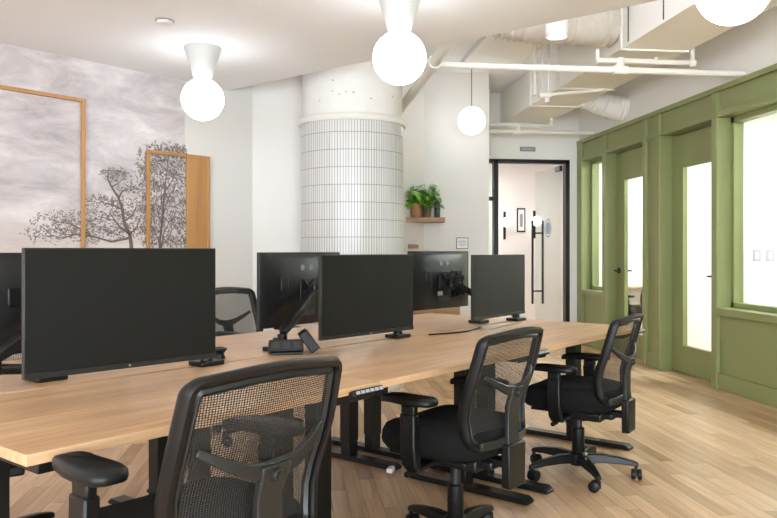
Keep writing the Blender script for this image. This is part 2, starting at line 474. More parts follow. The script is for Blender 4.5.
# offices behind the glass
ow=MB()
ow.box(6.6,6.7,3.2,9.6,0,2.9).box(GX+TH,6.6,9.40,9.5,0,2.9).box(GX+TH,6.6,3.2,3.3,0,2.9).box(GX+TH+.001,6.6,7.27,7.37,0,2.66)
struct(ow.build('wall_office', M['offwall'], smooth=0))
struct(MB().box(GX+TH,6.7,3.2,9.5,2.66,2.72).build('ceiling', M['ceil'], smooth=0))
# shallow plaster frame lines on the far office wall
def lightpanel(x,y,label,glow='panel'):  # flat glowing panels added to brighten the offices and the lobby
    t=thing('fill_panel', label, 'fill light', (x,y,2.6595), 0)
    MB().box(-.32,.32,-.62,.62,-.03,0).build('frame', M['skirt'], t, bevel=.004)
    MB().box(-.29,.29,-.59,.59,-.034,-.029).build('diffuser', M[glow], t, smooth=0)
lightpanel(5.1,5.7,'added fill panel in the office behind the wide right-hand window')
lightpanel(2.9,10.9,'added fill panel inside the entrance lobby beyond the glass leaf','lobby')
lightpanel(5.1,8.4,'added fill panel in the office behind the far green door')

# entrance: black steel frame, side light, open glass leaf
ef=MB()
ef.box(DX0+.06,DX0+.115,9.36,9.46,0,DZ).box(DX1-.055,DX1,9.36,9.46,0,DZ).box(DX0-.10,DX1,9.36,9.46,DZ-.05,DZ).box(DX0-.10,DX0+.06,9.38,9.44,1.83,1.88).box(DX0-.1,DX0-.05,9.36,9.46,0,DZ)
ent=struct(ef.build('door_3', M['steel_black'], smooth=0))
MB().box(DX0-.06,DX0+.065,9.405,9.415,.01,DZ-.04).build('side_pane', M['glass'], ent, smooth=0)
A_=R(92); hx,hy=DX1-.075,9.475
Mleaf=Matrix.Translation((hx,hy,0))@Matrix.Rotation(A_,4,'Z')
M['glass_green']=glassmat('door_glass',(.93,.965,.95))
lf=MB().box(.01,.95,-.006,.006,.015,DZ-.06,M=Mleaf).build('glass_leaf', M['glass_green'], ent, smooth=0)
hd=MB()
for sgn in (-1,1):
    hd.cyl((.87,sgn*.075,.44),(.87,sgn*.075,1.62),.016,M=Mleaf)
for z in (.62,1.44): hd.cyl((.87,-.075,z),(.87,.075,z),.011,M=Mleaf)
hd.build('pull_handle', M['black'], ent)['label']='black ladder pull handle'
pc=MB().box(.0,.16,-.022,.022,DZ-.13,DZ-.06,M=Mleaf).box(.0,.16,-.022,.022,.012,.09,M=Mleaf).build('pivot_clamp', M['charcoal'], ent, bevel=.003)
# round printed seal with lines of small print on the glass leaf
sl=MB(); n=40
for (ra,rb) in ((.125,.108),(.085,.0)):
    for k in range(n):
        a0,a1=2*PI*k/n,2*PI*(k+1)/n
        pts=[(rb*math.cos(a0),rb*math.sin(a0)),(ra*math.cos(a0),ra*math.sin(a0)),(ra*math.cos(a1),ra*math.sin(a1)),(rb*math.cos(a1),rb*math.sin(a1))]
        sl.add([(.45+p[0],.0075,1.50+p[1]) for p in pts],[(0,1,2,3)],Mleaf)
sl.build('round_seal', M['seal'], ent, smooth=0, fixn=False)['label']='blue-grey round emblem printed on the glass'

# vestibule beyond the entrance
vb=MB().box(1.3,6.6,12.2,12.3,0,2.9).box(1.3,1.4,9.5,12.2,0,2.9).box(4.9,5.0,9.5,12.2,0,2.9)
struct(vb.build('wall_vestibule', M['pink'], smooth=0))
struct(MB().box(1.3,5.0,9.5,12.3,2.75,2.8).build('ceiling', M['ceil'], smooth=0))
def sconce(x, z, label):
    t=thing('wall_sconce', label, 'wall light', (x,12.2,z), 0, 'globe sconces beyond the entrance')
    MB().box(-.02,.02,-.02,0,-.28,.18).build('back_bar', M['black'], t, bevel=.004)
    MB().cyl((0,-.02,0),(0,-.07,0),.012).build('arm', M['black'], t)
    MB().lathe([(.001,-.085),(.05,-.07),(.08,-.03),(.086,0),(.08,.03),(.05,.07),(.001,.085)],(0,-.13,0),24).build('globe', M['sconce'], t)
sconce(3.42,1.66,'left globe sconce on a black bar seen through the entrance glass')
sconce(3.93,1.68,'right globe sconce on a black bar behind the open glass door leaf')
t=thing('framed_picture','slim black-framed picture between the two globe sconces','picture',(3.70,12.2,1.70))
MB().box(-.07,.07,-.025,0,-.20,.20).build('frame', M['black'], t, bevel=.003)
MB().box(-.052,.052,-.028,-.024,-.175,.175).build('print', M['paper'], t, smooth=0)
MB().box(-.025,.025,-.030,-.027,-.11,.10).build('motif', M['print'], t, smooth=0)
t=thing('entrance_sign','slim grey strip fixed above the black entrance frame','sign',(2.93,9.37,2.49))
MB().box(-.10,.10,-.02,0,-.028,.028).build('body', M['greyplate'], t, bevel=.004)
MB().box(-.085,.085,-.023,-.019,-.016,.016).build('grille', M['keys'], t, smooth=0)

# ------------------------------------------------------------------ tiled column
CX,CY,CR=.487,6.69,.456
col=thing('tiled_column','round white column clad in thin upright finger tiles behind the desks','column',(CX,CY,0))
ZR=2.30
def cyl_uv(r,z0,z1,n=72):
    me=bpy.data.meshes.new('tile_cladding'); vs=[];fs=[];uv=[]
    for k in range(n): 
        a_=2*PI*k/n; vs+= [(r*math.cos(a_),r*math.sin(a_),z0),(r*math.cos(a_),r*math.sin(a_),z1)]
    for k in range(n):
        j=(k+1)%n; fs.append((2*k,2*j,2*j+1,2*k+1))
        u0,u1=2*PI*k/n*r,2*PI*(k+1)/n*r; uv+=[u0,z0-.135,u1,z0-.135,u1,z1-.135,u0,z1-.135]
    me.from_pydata(vs,[],fs); me.uv_layers.new(name='UVMap').data.foreach_set('uv',uv)
    me.polygons.foreach_set('use_smooth',[True]*len(fs)); me.materials.append(M['tile'])
    o=bpy.data.objects.new('tile_cladding',me); C.objects.link(o); return o
tc_=cyl_uv(CR,0.0,ZR); tc_.parent=col
MB().lathe([(CR-.012,0.001),(CR-.012,H_DECK-.002)],n=64).build('shaft', M['concrete'], col)
MB().lathe([(CR-.02,ZR-.02),(CR+.015,ZR-.02),(CR+.028,ZR),(CR+.028,ZR+.02),(CR+.012,ZR+.042),(CR-.02,ZR+.045)],n=64).build('rim', M['concrete'], col)
sp=MB()
for k in range(8):
    a_=R(random.uniform(215,320)); z=random.choice([2.46,2.5,2.62])+random.uniform(-.02,.02); r_=CR-.009
    u=Vector((-math.sin(a_),math.cos(a_),0)); o_=Vector((r_*math.cos(a_),r_*math.sin(a_),z)); w_=random.uniform(.004,.009)
    sp.add([o_-u*w_-Vector((0,0,.006)),o_+u*w_-Vector((0,0,.005)),o_+u*w_*.7+Vector((0,0,.007)),o_-u*w_*.8+Vector((0,0,.005))],[(0,1,2,3)])
sp.build('paint_chips', M['greyplate'], col, smooth=0, fixn=False)['kind']='stuff'

# ------------------------------------------------------------------ mural and timber frames on the left wall
wf=-.004
def mural_obj():
    t=thing('wall_mural','lavender grey cloud mural with bare brown trees covering the left wall','mural',ld(0,MD),DESK_ROT)
    MB().box(-3.9,3.77,-.004,-.001,.01,H_SOF-.003).build('printed_sky', M['mural'], t, smooth=0)
    trees=[MB(),MB()]; cur=[0]
    def limb(pts,w0,w1):
        br=trees[cur[0]]
        k=len(pts)-1
        for i in range(k):
            p,q_=Vector(pts[i]),Vector(pts[i+1]); d=(q_-p)
            if d.length<1e-4: continue
            nn=Vector((-d.y,d.x)).normalized(); wa=w0+(w1-w0)*i/k; wb_=w0+(w1-w0)*(i+1)/k
            v=[p+nn*wa,p-nn*wa,q_-nn*wb_,q_+nn*wb_]
            br.add([(a_.x,-.006,a_.y) for a_ in v],[(0,1,2,3)])
    lv=MB(); lf_=MB()
    def leaves(c,rx,rz,n,hang=0,tgt=None,ls=.05):
        for k in range(n):
            a_=random.uniform(0,2*PI); rr=math.sqrt(random.random())
            p=Vector((c[0]+rx*rr*math.cos(a_), c[1]+rz*rr*math.sin(a_)))
            an=random.gauss(0,.7) + (PI/2*-.6 if hang else 0)
            L_=random.uniform(.4,1.0)*ls; w_=L_*.13+.0015
            d=Vector((math.cos(an),math.sin(an)))*random.choice([-1,1]); nn=Vector((-d.y,d.x))
            v=[p,p+d*L_*.5+nn*w_,p+d*L_,p+d*L_*.5-nn*w_]
            (tgt or lv).add([(q_.x,-.0055-random.random()*.0004,q_.y) for q_ in v],[(0,1,2,3)])
    def curvy(p,q_,bend,n=7):
        p=Vector(p);q_=Vector(q_);d=q_-p;nn=Vector((-d.y,d.x))
        return [p+d*(i/n)+nn*bend*math.sin(PI*i/n)+nn*random.uniform(-.03,.03) for i in range(n+1)]
    # crooked bare tree
    T=[(3.36, 0.35), (3.3, 0.85), (3.274, 1.239), (3.263, 1.315), (3.212, 1.41), (3.201, 1.503), (3.168, 1.589), (3.108, 1.673), (3.075, 1.732), (3.083, 1.783)]
    limb(T,.020,.005)
    limb([(3.168, 1.589),(3.19, 1.635),(3.232, 1.668),(3.303, 1.663)],0.010,.002)
    limb([(3.201, 1.503),(3.121, 1.537),(3.048, 1.545),(3.001, 1.575)],0.008,.002)
    limb([(3.263, 1.315),(3.168, 1.376),(3.14, 1.417),(3.001, 1.445)],0.010,.002)
    limb([(3.263, 1.289),(3.108, 1.257),(2.948, 1.297),(2.821, 1.307),(2.722, 1.305)],0.010,.002)
    limb([(2.948, 1.297),(2.846, 1.356),(2.746, 1.396),(2.661, 1.386)],0.006,.002)
    limb([(3.212, 1.41),(3.289, 1.468),(3.326, 1.546)],0.008,.002)
    limb([(3.263, 1.315),(3.317, 1.367),(3.355, 1.44)],0.007,.002)
    limb([(2.821, 1.307),(2.722, 1.277),(2.625, 1.308)],0.005,.002)
    limb([(3.14, 1.417),(3.094, 1.473),(3.121, 1.532)],0.006,.002)
    limb([(3.108, 1.673),(3.162, 1.701),(3.218, 1.756)],0.006,.002)
    for c in [(3.212, 1.755, 0.193, 0.046), (3.135, 1.787, 0.109, 0.026), (3.094, 1.548, 0.205, 0.051), (3.014, 1.568, 0.133, 0.029), (3.121, 1.474, 0.181, 0.034), (3.001, 1.445, 0.23, 0.034), (2.808, 1.438, 0.242, 0.034), (2.709, 1.388, 0.23, 0.04), (2.649, 1.316, 0.193, 0.034), (2.821, 1.343, 0.272, 0.034), (2.974, 1.334, 0.242, 0.04), (3.081, 1.312, 0.242, 0.046), (3.317, 1.546, 0.157, 0.046), (3.346, 1.457, 0.145, 0.051), (3.303, 1.366, 0.169, 0.046), (3.135, 1.362, 0.181, 0.034), (3.26, 1.67, 0.121, 0.023), (2.897, 1.393, 0.181, 0.029), (2.746, 1.282, 0.272, 0.04)]:
        leaves(c[:2],c[2],c[3],34,ls=.032); leaves(c[:2],c[2]*1.15,c[3]*1.4,46,tgt=lf_,ls=.038)
    cur[0]=1
    # feathery tree by the second timber frame
    T2=[(3.53,.3),(3.55,.9)]+[(3.527, 1.253), (3.548, 1.399), (3.566, 1.584), (3.579, 1.717), (3.6, 1.851), (3.613, 1.985)]
    limb(T2,.014,.003)
    for (z0,x1,z1) in ((1.15,3.42,1.42),(1.2,3.68,1.5),(1.35,3.47,1.62),(1.42,3.68,1.72),(1.55,3.46,1.78),(1.62,3.68,1.88),(1.0,3.70,1.3),(1.0,3.40,1.25)):
        limb(curvy((3.55,z0),(x1,z1),random.uniform(-.15,.15)),.006,.0015)
    for c in [(3.585, 2.009, 0.167, 0.039), (3.71, 1.995, 0.081, 0.045), (3.479, 1.932, 0.148, 0.039), (3.647, 1.895, 0.167, 0.039), (3.419, 1.849, 0.104, 0.039), (3.539, 1.807, 0.185, 0.034), (3.694, 1.792, 0.104, 0.045), (3.464, 1.722, 0.13, 0.034), (3.631, 1.694, 0.167, 0.034), (3.509, 1.62, 0.148, 0.034), (3.694, 1.604, 0.104, 0.039), (3.449, 1.526, 0.111, 0.034), (3.616, 1.52, 0.178, 0.034), (3.524, 1.437, 0.155, 0.034), (3.71, 1.43, 0.092, 0.039), (3.434, 1.357, 0.096, 0.039), (3.6, 1.347, 0.178, 0.039), (3.694, 1.268, 0.111, 0.039), (3.494, 1.266, 0.141, 0.039)]:
        leaves(c[:2],c[2],c[3],46,1,ls=.042); leaves(c[:2],c[2]*1.1,c[3]*1.4,55,1,tgt=lf_,ls=.045)
    for tb in trees: tb.build('painted_branches', M['treepaint'], t, smooth=0, fixn=False)
    o=lv.build('painted_leaves', M['treepaint'], t, smooth=0, fixn=False); o['kind']='stuff'
    o=lf_.build('painted_faint_leaves', M['treefaint'], t, smooth=0, fixn=False); o['kind']='stuff'
mural_obj()
def timber_frame(l0,l1,zt,label,panel=None):
    t=thing('timber_frame',label,'frame',ld(l0,MD),DESK_ROT)
    w=l1-l0; b_=.026; y0,y1=-.034,-.010
    MB().box(0,b_,y0,y1,.002,zt).build('post', M['orange'], t, bevel=.002)
    MB().box(w-b_,w,y0,y1,.002,zt).build('post', M['orange'], t, bevel=.002)
    MB().box(b_,w-b_,y0,y1,zt-b_,zt).build('top_rail', M['orange'], t, bevel=.002)
    if panel:
        MB().box(panel-l0,w-b_,-.025,-.010,.002,zt-b_).build('side_panel', M['orange'], t, smooth=0)['label']='solid amber wood panel'
timber_frame(1.2,2.885,2.30,'taller amber timber outline on the cloud mural, running out of frame left')
timber_frame(3.40,4.005,1.985,'shorter amber timber outline with a solid panel at the end of the mural',panel=3.775)

# ------------------------------------------------------------------ lamps
def globe_lamp(x,y,label,proto=None):
    if proto: return dup(proto,(x,y,H_SOF),0,label)
    t=thing('globe_ceiling_lamp',label,'ceiling lamp',(x,y,H_SOF),0,'white cone and globe ceiling lamps')
    MB().lathe([(.124,-.0005),(.124,-.012),(.064,-.205),(.05,-.212)],n=40).build('cone', M['cone'], t, smooth=25)
    MB().lathe([(.045,-.209),(.045,-.226)],n=32).build('collar', M['skirt'], t)
    prof=[(max(.0005,.145*math.sin(PI*k/20)), -.357-.145*math.cos(PI*k/20)) for k in range(21)]
    MB().lathe(prof,n=40).build('globe', M['globe'], t)
    return t
g0=ld(3.23,4.275); lamp=globe_lamp(g0.x,g0.y,'globe lamp under a white cone nearest the mural, left')
p=ld(3.21,2.53); globe_lamp(p.x,p.y,'globe lamp under a white cone in front of the tiled column',lamp)
p=ld(3.19,.825); globe_lamp(p.x,p.y,'globe lamp cut off by the top edge above the green doors',lamp)
for l_ in (.5,-2.2):  # out-of-view copies of the globe lamp, added to light the room
    for d_,wd_ in ((4.19,'nearest the mural'),(2.53,'over the desks'),(.80,'nearest the green wall')):
        p=ld(l_,d_); globe_lamp(p.x,p.y,'added globe fill lamp outside the picture, %s, %s row behind the camera'%(wd_,'first' if l_>0 else 'second'),lamp)
t=thing('pendant_lamp','white globe hanging on a thin cord from a black ceiling rose','pendant lamp',(1.85,7.88,H_DECK))
MB().lathe([(.001,-.0005),(.06,-.0008),(.06,-.012),(.045,-.03),(.012,-.04),(.001,-.04)],n=32).build('ceiling_rose', M['black'], t)
MB().cyl((0,0,-.035),(0,0,-.48),.004,n=8).build('cord', M['black'], t)
MB().lathe([(max(.0005,.148*math.sin(PI*k/20)), -.625-.148*math.cos(PI*k/20)) for k in range(21)],n=40).build('globe', M['pendant'], t)
p_=[o for o in C.objects if o.name=='pendant_lamp'][0]
for y_,w_ in ((3.9,'nearest the wide office window, outside the picture'),(2.2,'farthest toward the front windows, outside the picture')):  # out-of-view pendants added to brighten the right wall and floor
    dup(p_,(2.95,y_,H_DECK),0,'added fill globe hanging on a thin cord '+w_,'added pendant globes along the green wall')
t=thing('downlight','white cylinder spotlight hanging from the exposed ceiling beside the duct','downlight',(1.88,5.31,H_DECK))
MB().cyl((0,0,-.0005),(0,0,-.34),.012).build('stem', M['skirt'], t)
MB().lathe([(.02,-.22),(.075,-.225),(.08,-.25),(.08,-.455),(.072,-.455),(.068,-.44)],n=36).build('can', M['skirt'], t)
MB().cyl((0,0,-.436),(0,0,-.442),.067).build('lens', M['bulb'], t)
# unseen fill strip on the dropped ceiling, added to brighten the deck
M['fill']=emit('fill_strip_glow',(.97,.985,1),90)
t=thing('fill_strip','added unseen fill strip lying on top of the dropped ceiling near its free edge','cove light',ld(E-.7,1.6,H_SOF+.051),DESK_ROT)
MB().box(-.05,.05,-1.9,1.6,0,.02).build('channel',M['skirt'],t,smooth=0)
MB().box(-.035,.035,-1.88,1.58,.02,.03).build('diffuser',M['fill'],t,smooth=0)
t=thing('smoke_detector','small grey disc sensor on the white ceiling above the mural','smoke detector',(-.80,4.72,H_SOF))
MB().lathe([(.001,-.0005),(.05,-.0006),(.05,-.01),(.04,-.022),(.001,-.024)],n=32).build('body', M['skirt'], t)
MB().lathe([(.052,-.001),(.055,-.001),(.055,-.006),(.052,-.006)],n=32).build('rim', M['greyplate'], t)

# ------------------------------------------------------------------ ducts and pipes
t=thing('air_duct','large white rectangular duct running along the green wall below the deck','duct',(2.85,0,2.80))
dn0,dn1=4.3,9.36
MB().box(-.28,.28,dn0,dn1,0,.395).build('casing', M['duct'], t, bevel=.004)
for y in (5.75,7.2,8.1):
    f_=MB(); a0,a1=y-.018,y+.018
    f_.box(-.294,-.279,a0,a1,-.012,.395).box(.279,.294,a0,a1,-.012,.395).box(-.294,.294,a0,a1,-.014,.001)
    f_.build('flange', M['duct'], t, bevel=.002)
for y in (5.05,5.62):
    MB().box(-.284,-.2795,y-.006,y+.006,.02,.39).build('joint', M['gap'], t, smooth=0)
def flex(name,label,path,r,mat,amp=.012,pitch=.05):
    pts=[];rs=[]
    path=[Vector(p) for p in path]
    for i in range(len(path)-1):
        L_=(path[i+1]-path[i]).length; n=max(2,int(L_/pitch*2))
        for k in range(n):
            pts.append(path[i].lerp(path[i+1],k/n))
    pts.append(path[-1])
    rs=[r+(amp if k%2 else -amp)*random.uniform(.5,1.2) for k in range(len(pts))]
    o=MB().tube(pts,rs,28).build(name,mat,smooth=80)
    tag(o,label,'flexible duct'); return o
flex('flexible_duct','wide wrinkled beige flexible duct entering the big duct beside the spotlight',[(1.62,6.02,3.10),(1.9,5.92,3.04),(2.1,5.89,3.03),(2.565,5.88,3.025)],.165,M['flex'])
flex('flexible_duct','short wrinkled white flexible duct between the big duct and right wall',[(3.14,8.0,2.90),(3.3,8.0,2.84),(3.45,8.0,2.78),(3.612,8.0,2.77)],.13,M['duct'],.008,.03)

PZ=2.63
def pipe(name,label,parts,cat='pipe',fittings=()):
    """a pipe run: first run is the thing, the rest and its fittings are parts"""
    t=thing(name,label,cat,parts[0][0][0])
    o=Vector(parts[0][0][0])
    for pts,r in parts: MB().tube([Vector(p)-o for p in pts],r,16).build('pipe_run',M['pipe'],t,smooth=50)
    for a_,b_,r in fittings: MB().cyl(Vector(a_)-o,Vector(b_)-o,r,n=16).build('fitting',M['pipe'],t)
    return t
pipe('sprinkler_main','thick white pipe slanting from the ceiling edge to behind the column',[([(1.045,5.03,PZ),(1.045,8.0,PZ)],.042)],fittings=[((1.045,5.66,PZ),(1.045,5.84,PZ),.054)])
pipe('sprinkler_branch','long thin white pipe crossing below the duct to the right wall',
     [([(1.085,5.75,PZ),(3.617,5.75,PZ)],.026),([(2.56,5.75,PZ),(2.56,5.75,PZ+.075)],.026),([(2.36,5.75,PZ+.075),(3.01,5.75,PZ+.075)],.022),([(3.01,5.75,PZ+.075),(3.17,5.75,PZ+.075),(3.17,5.75,PZ+.24)],.022),([(2.37,5.75,PZ+.075),(2.37,5.75,PZ+.16)],.017)],
     fittings=[((2.50,5.75,PZ),(2.62,5.75,PZ),.036),((2.56,5.75,PZ+.02),(2.56,5.75,PZ+.095),.036),((3.14,5.75,PZ+.075),(3.19,5.75,PZ+.075),.03),((2.86,5.75,PZ+.06),(2.86,5.75,PZ+.11),.02)])
pipe('back_pipe','white horizontal pipe with a tee high above the black entrance frame',
     [([(2.16,8.85,2.63),(3.612,8.85,2.63)],.026),([(2.16,8.80,2.70),(2.75,8.80,2.70)],.026),([(2.75,8.80,2.70),(3.05,8.80,2.70),(3.05,8.80,2.79)],.020)],
     fittings=[((2.58,8.85,2.63),(2.70,8.85,2.63),.036),((2.64,8.83,2.62),(2.64,8.80,2.72),.034)])
pipe('conduit_drop','upright white conduits ending in a small round junction beside the duct',
     [([(2.13,6.6,2.60),(2.13,6.6,3.196)],.018),([(2.20,6.6,2.60),(2.20,6.6,3.196)],.008),([(2.26,6.6,2.60),(2.26,6.6,3.196)],.012),([(2.2,6.6,2.595),(2.78,6.6,2.66)],.016)],
     fittings=[((2.17,6.6,2.60),(2.28,6.6,2.60),.030),((2.245,6.6,2.575),(2.245,6.6,2.53),.022)])
t=thing('corner_pipes','pair of slim white upright pipes in the corner left of the duct end','pipe',(2.32,9.2,0))
for k,xx in enumerate((0,.06)): MB().cyl((xx,0,2.37),(xx,0,3.197),.018,n=12).build('pipe_run',M['pipe'],t)
t=thing('ceiling_diffuser','long white ceiling panel with a raised metal edge beside the duct','ceiling panel',(2.02,7.35,H_DECK))
MB().box(-.30,.30,-.62,.62,-.05,-.0005).build('tray',M['duct'],t,bevel=.006)
MB().box(.30,.335,-.64,.64,-.07,-.001).build('edge_rail',M['pipe'],t,bevel=.004)

# ------------------------------------------------------------------ shelf corner
t=thing('wall_shelf','thick brown timber shelf holding the trailing plants','shelf',(1.185,8.348,1.50))
MB().prism([(-.022,-.25),(.42,-.25),(.42,0),(.236,0)],0,.055).build('board',M['shelf'],t,bevel=.003)
t=thing('wall_shelf','short lower brown shelf beside the column','shelf',(1.185,8.348,1.215))
MB().prism([(.012,-.235),(.13,-.235),(.13,-.105)],0,.045).build('board',M['shelf'],t,bevel=.003)
t=thing('low_cabinet','low wooden cabinet in the white corner behind the far monitors','cabinet',(1.195,8.11,0))
MB().box(0,.50,-.36,0,.06,.875).build('body',M['shelf'],t,bevel=.003)
MB().box(.03,.47,-.33,-.02,0.002,.06).build('plinth',M['black'],t)
MB().box(-.01,.51,-.37,0,.875,.895).build('top',M['shelf'],t,bevel=.003)
for x0 in (.006,.253):
    d_=MB().box(x0,x0+.241,-.378,-.361,.075,.865).build('door',M['shelf'],t,bevel=.002)
    MB().cyl((x0+(.215 if x0<.1 else .026),-.378,.5),(x0+(.215 if x0<.1 else .026),-.40,.5),.01).build('knob',M['black'],d_)
def leaf(mb,p,yaw,pitch,s):
    Mx=Matrix.Translation(p)@Matrix.Rotation(yaw,4,'Z')@Matrix.Rotation(pitch,4,'Y')
    v=[(0,0,0),(.35*s,.38*s,.05*s),(.35*s,0,-.03*s),(.35*s,-.38*s,.05*s),(.75*s,.26*s,.02*s),(.72*s,0,-.04*s),(.75*s,-.26*s,.02*s),(1.1*s,0,-.10*s)]
    mb.add(v,[(0,2,1),(0,3,2),(1,2,5,4),(2,3,6,5),(4,5,7),(5,6,7)],Mx)
def pothos(loc,label,potmat,pr,ph,n,spread,up):
    t=thing('potted_pothos',label,'plant',loc)
    MB().lathe([(.001,.0005),(pr*.8,.0005),(pr,ph),(pr*.9,ph),(pr*.86,ph-.02)],n=28).build('pot',potmat,t)
    MB().cyl((0,0,ph-.03),(0,0,ph-.022),pr*.87).build('soil',M['soil'],t)
    st=MB(); l1=MB(); l2=MB()
    for k in range(n):
        a_=random.uniform(0,2*PI); rr=spread*math.sqrt(random.random()); hz=ph+random.uniform(-.02,up)*(1-.4*rr/spread)
        tip=Vector((rr*math.cos(a_), -abs(rr*math.sin(a_))*.8+.02, hz))
        st.tube([(0,0,ph-.03),tip*.55+Vector((0,0,.04)),tip],.0025,6)
        leaf(l1 if random.random()<.55 else l2, tip, a_+random.uniform(-.6,.6), random.uniform(-.1,.9), random.uniform(.065,.105))
    st.build('stems',M['leaf'],t); o=l1.build('dark_leaves',M['leaf'],t,fixn=False); o['kind']='stuff'
    o=l2.build('bright_leaves',M['leaf2'],t,fixn=False); o['kind']='stuff'
pothos((1.285,8.13,1.5555),'trailing pothos in a woven brown pot at the left end of the shelf',M['terracotta'],.062,.14,75,.14,.24)
pothos((1.42,8.20,1.5555),'taller leafy pothos in a dark brown pot, right of the woven pot',M['pot'],.055,.13,75,.13,.29)
t=thing('black_box','upright black box at the right end of the plant shelf','box',(1.54,8.23,1.5555))
MB().box(-.022,.022,-.07,.07,0,.18).build('body',M['black'],t,bevel=.004)
MB().box(-.019,.019,-.0715,-.069,.05,.13).build('front_patch',M['charcoal'],t,smooth=0)
t=thing('wall_plaque','small grey framed notice on the white wall right of the shelf','sign',(1.85,8.35,1.275))
MB().box(-.07,.07,-.012,0,-.065,.065).build('frame',M['greyplate'],t,bevel=.002)
MB().box(-.06,.06,-.0145,-.011,-.055,.055).build('paper',M['paper'],t,smooth=0)
ln=MB()
for z,w in ((.034,.04),(.018,.05),(.004,.046),(-.012,.05),(-.028,.03)): ln.box(-w,w,-.0155,-.0144,z-.0025,z+.0025)
ln.build('printed_lines',M['print'],t,smooth=0)

# ------------------------------------------------------------------ desks
DL=1.238; D0=.795; DF=1.69; DEP=.77; DT=.73
def make_desk(label):
    t=thing('sit_stand_desk',label,'desk',(0,0,0),0,'sit-stand desks in two rows')
    hw=DL/2-.002; hd_=DEP/2
    MB().box(-hw,hw,-hd_,hd_,DT-.026,DT).build('tabletop',M['desk'],t,bevel=.0015)
    for sx in (-1,1):
        x=sx*(DL/2-(.12 if sx>0 else .085))
        lg=MB().box(x-.04,x+.04,-.035,.035,.11,DT-.066).box(x-.036,x+.036,-.032,.032,.02,.12).build('leg',M['steel_black'],t,bevel=.003)
        ft=MB(); 
        pr_=[(-.37,.006),(.35,.006),(.35,.022),(.33,.034),(-.345,.034),(-.37,.018)]
        Mx=Matrix.Translation((x+.036,0,0))@Matrix.Rotation(R(-90),4,'Y')
        # profile in (y,z) extruded across x
        ft.add([(x-.036,a_,b_) for a_,b_ in pr_]+[(x+.036,a_,b_) for a_,b_ in pr_],
               [(0,1,2,3,4,5),(11,10,9,8,7,6)]+[(k,6+k,6+(k+1)%6,(k+1)%6) for k in range(6)])
        f_=ft.build('foot',M['steel_black'],t,bevel=.002)
        pd=MB()
        for yy in (-.34,.32): pd.cyl((x,yy,0.0005),(x,yy,.008),.02,n=16)
        pd.build('levelling_pad',M['black'],f_)
        MB().box(x-.03,x+.03,-.33,.33,DT-.066,DT-.027).build('side_bracket',M['steel_black'],t,bevel=.003)
    MB().box(-(DL/2-.16),DL/2-.16,-.13,-.09,DT-.068,DT-.028).box(-(DL/2-.16),DL/2-.16,.09,.13,DT-.068,DT-.028).build('crossbar',M['steel_black'],t,bevel=.002)
    MB().box(-.14,.14,-.05,.06,DT-.075,DT-.027).build('control_box',M['black'],t,bevel=.004)
    kp=MB(); Mk=Matrix.Translation((DL/2-.078,-hd_+.03,DT-.040))@Matrix.Rotation(R(-24),4,'X')
    kp.box(-.085,.075,-.055,.04,-.014,.010,M=Mk); k_=kp.build('control_panel',M['black'],t,bevel=.004)
    bt=MB()
    for c in range(6): bt.box(-.07+c*.024,-.052+c*.024,-.0575,-.053,-.006,.005,M=Mk)
    bt.build('buttons',M['keys'],k_,smooth=0)
    return t
def desk_c(i,row): return ld(D0+DL*(i+.5), DF+DEP/2 if row==0 else DF+DEP+.03+DEP/2)
dk=make_desk('oak-topped sit-stand desk nearest the camera, under the largest monitor')
dk.location=desk_c(0,0); dk.rotation_euler=(0,0,DESK_ROT)
dup(dk,desk_c(1,0),DESK_ROT,'oak-topped sit-stand desk in the middle of the near row')
dup(dk,desk_c(2,0),DESK_ROT,'oak-topped sit-stand desk at the far right end of the near row, before the green wall')
dup(dk,desk_c(0,1),DESK_ROT+PI,'oak-topped sit-stand desk in the far row, behind the largest monitor')
dup(dk,desk_c(1,1),DESK_ROT+PI,'oak-topped sit-stand desk in the middle of the far row, by the empty mesh chair')
dup(dk,desk_c(2,1),DESK_ROT+PI,'oak-topped sit-stand desk at the far right end of the far row')

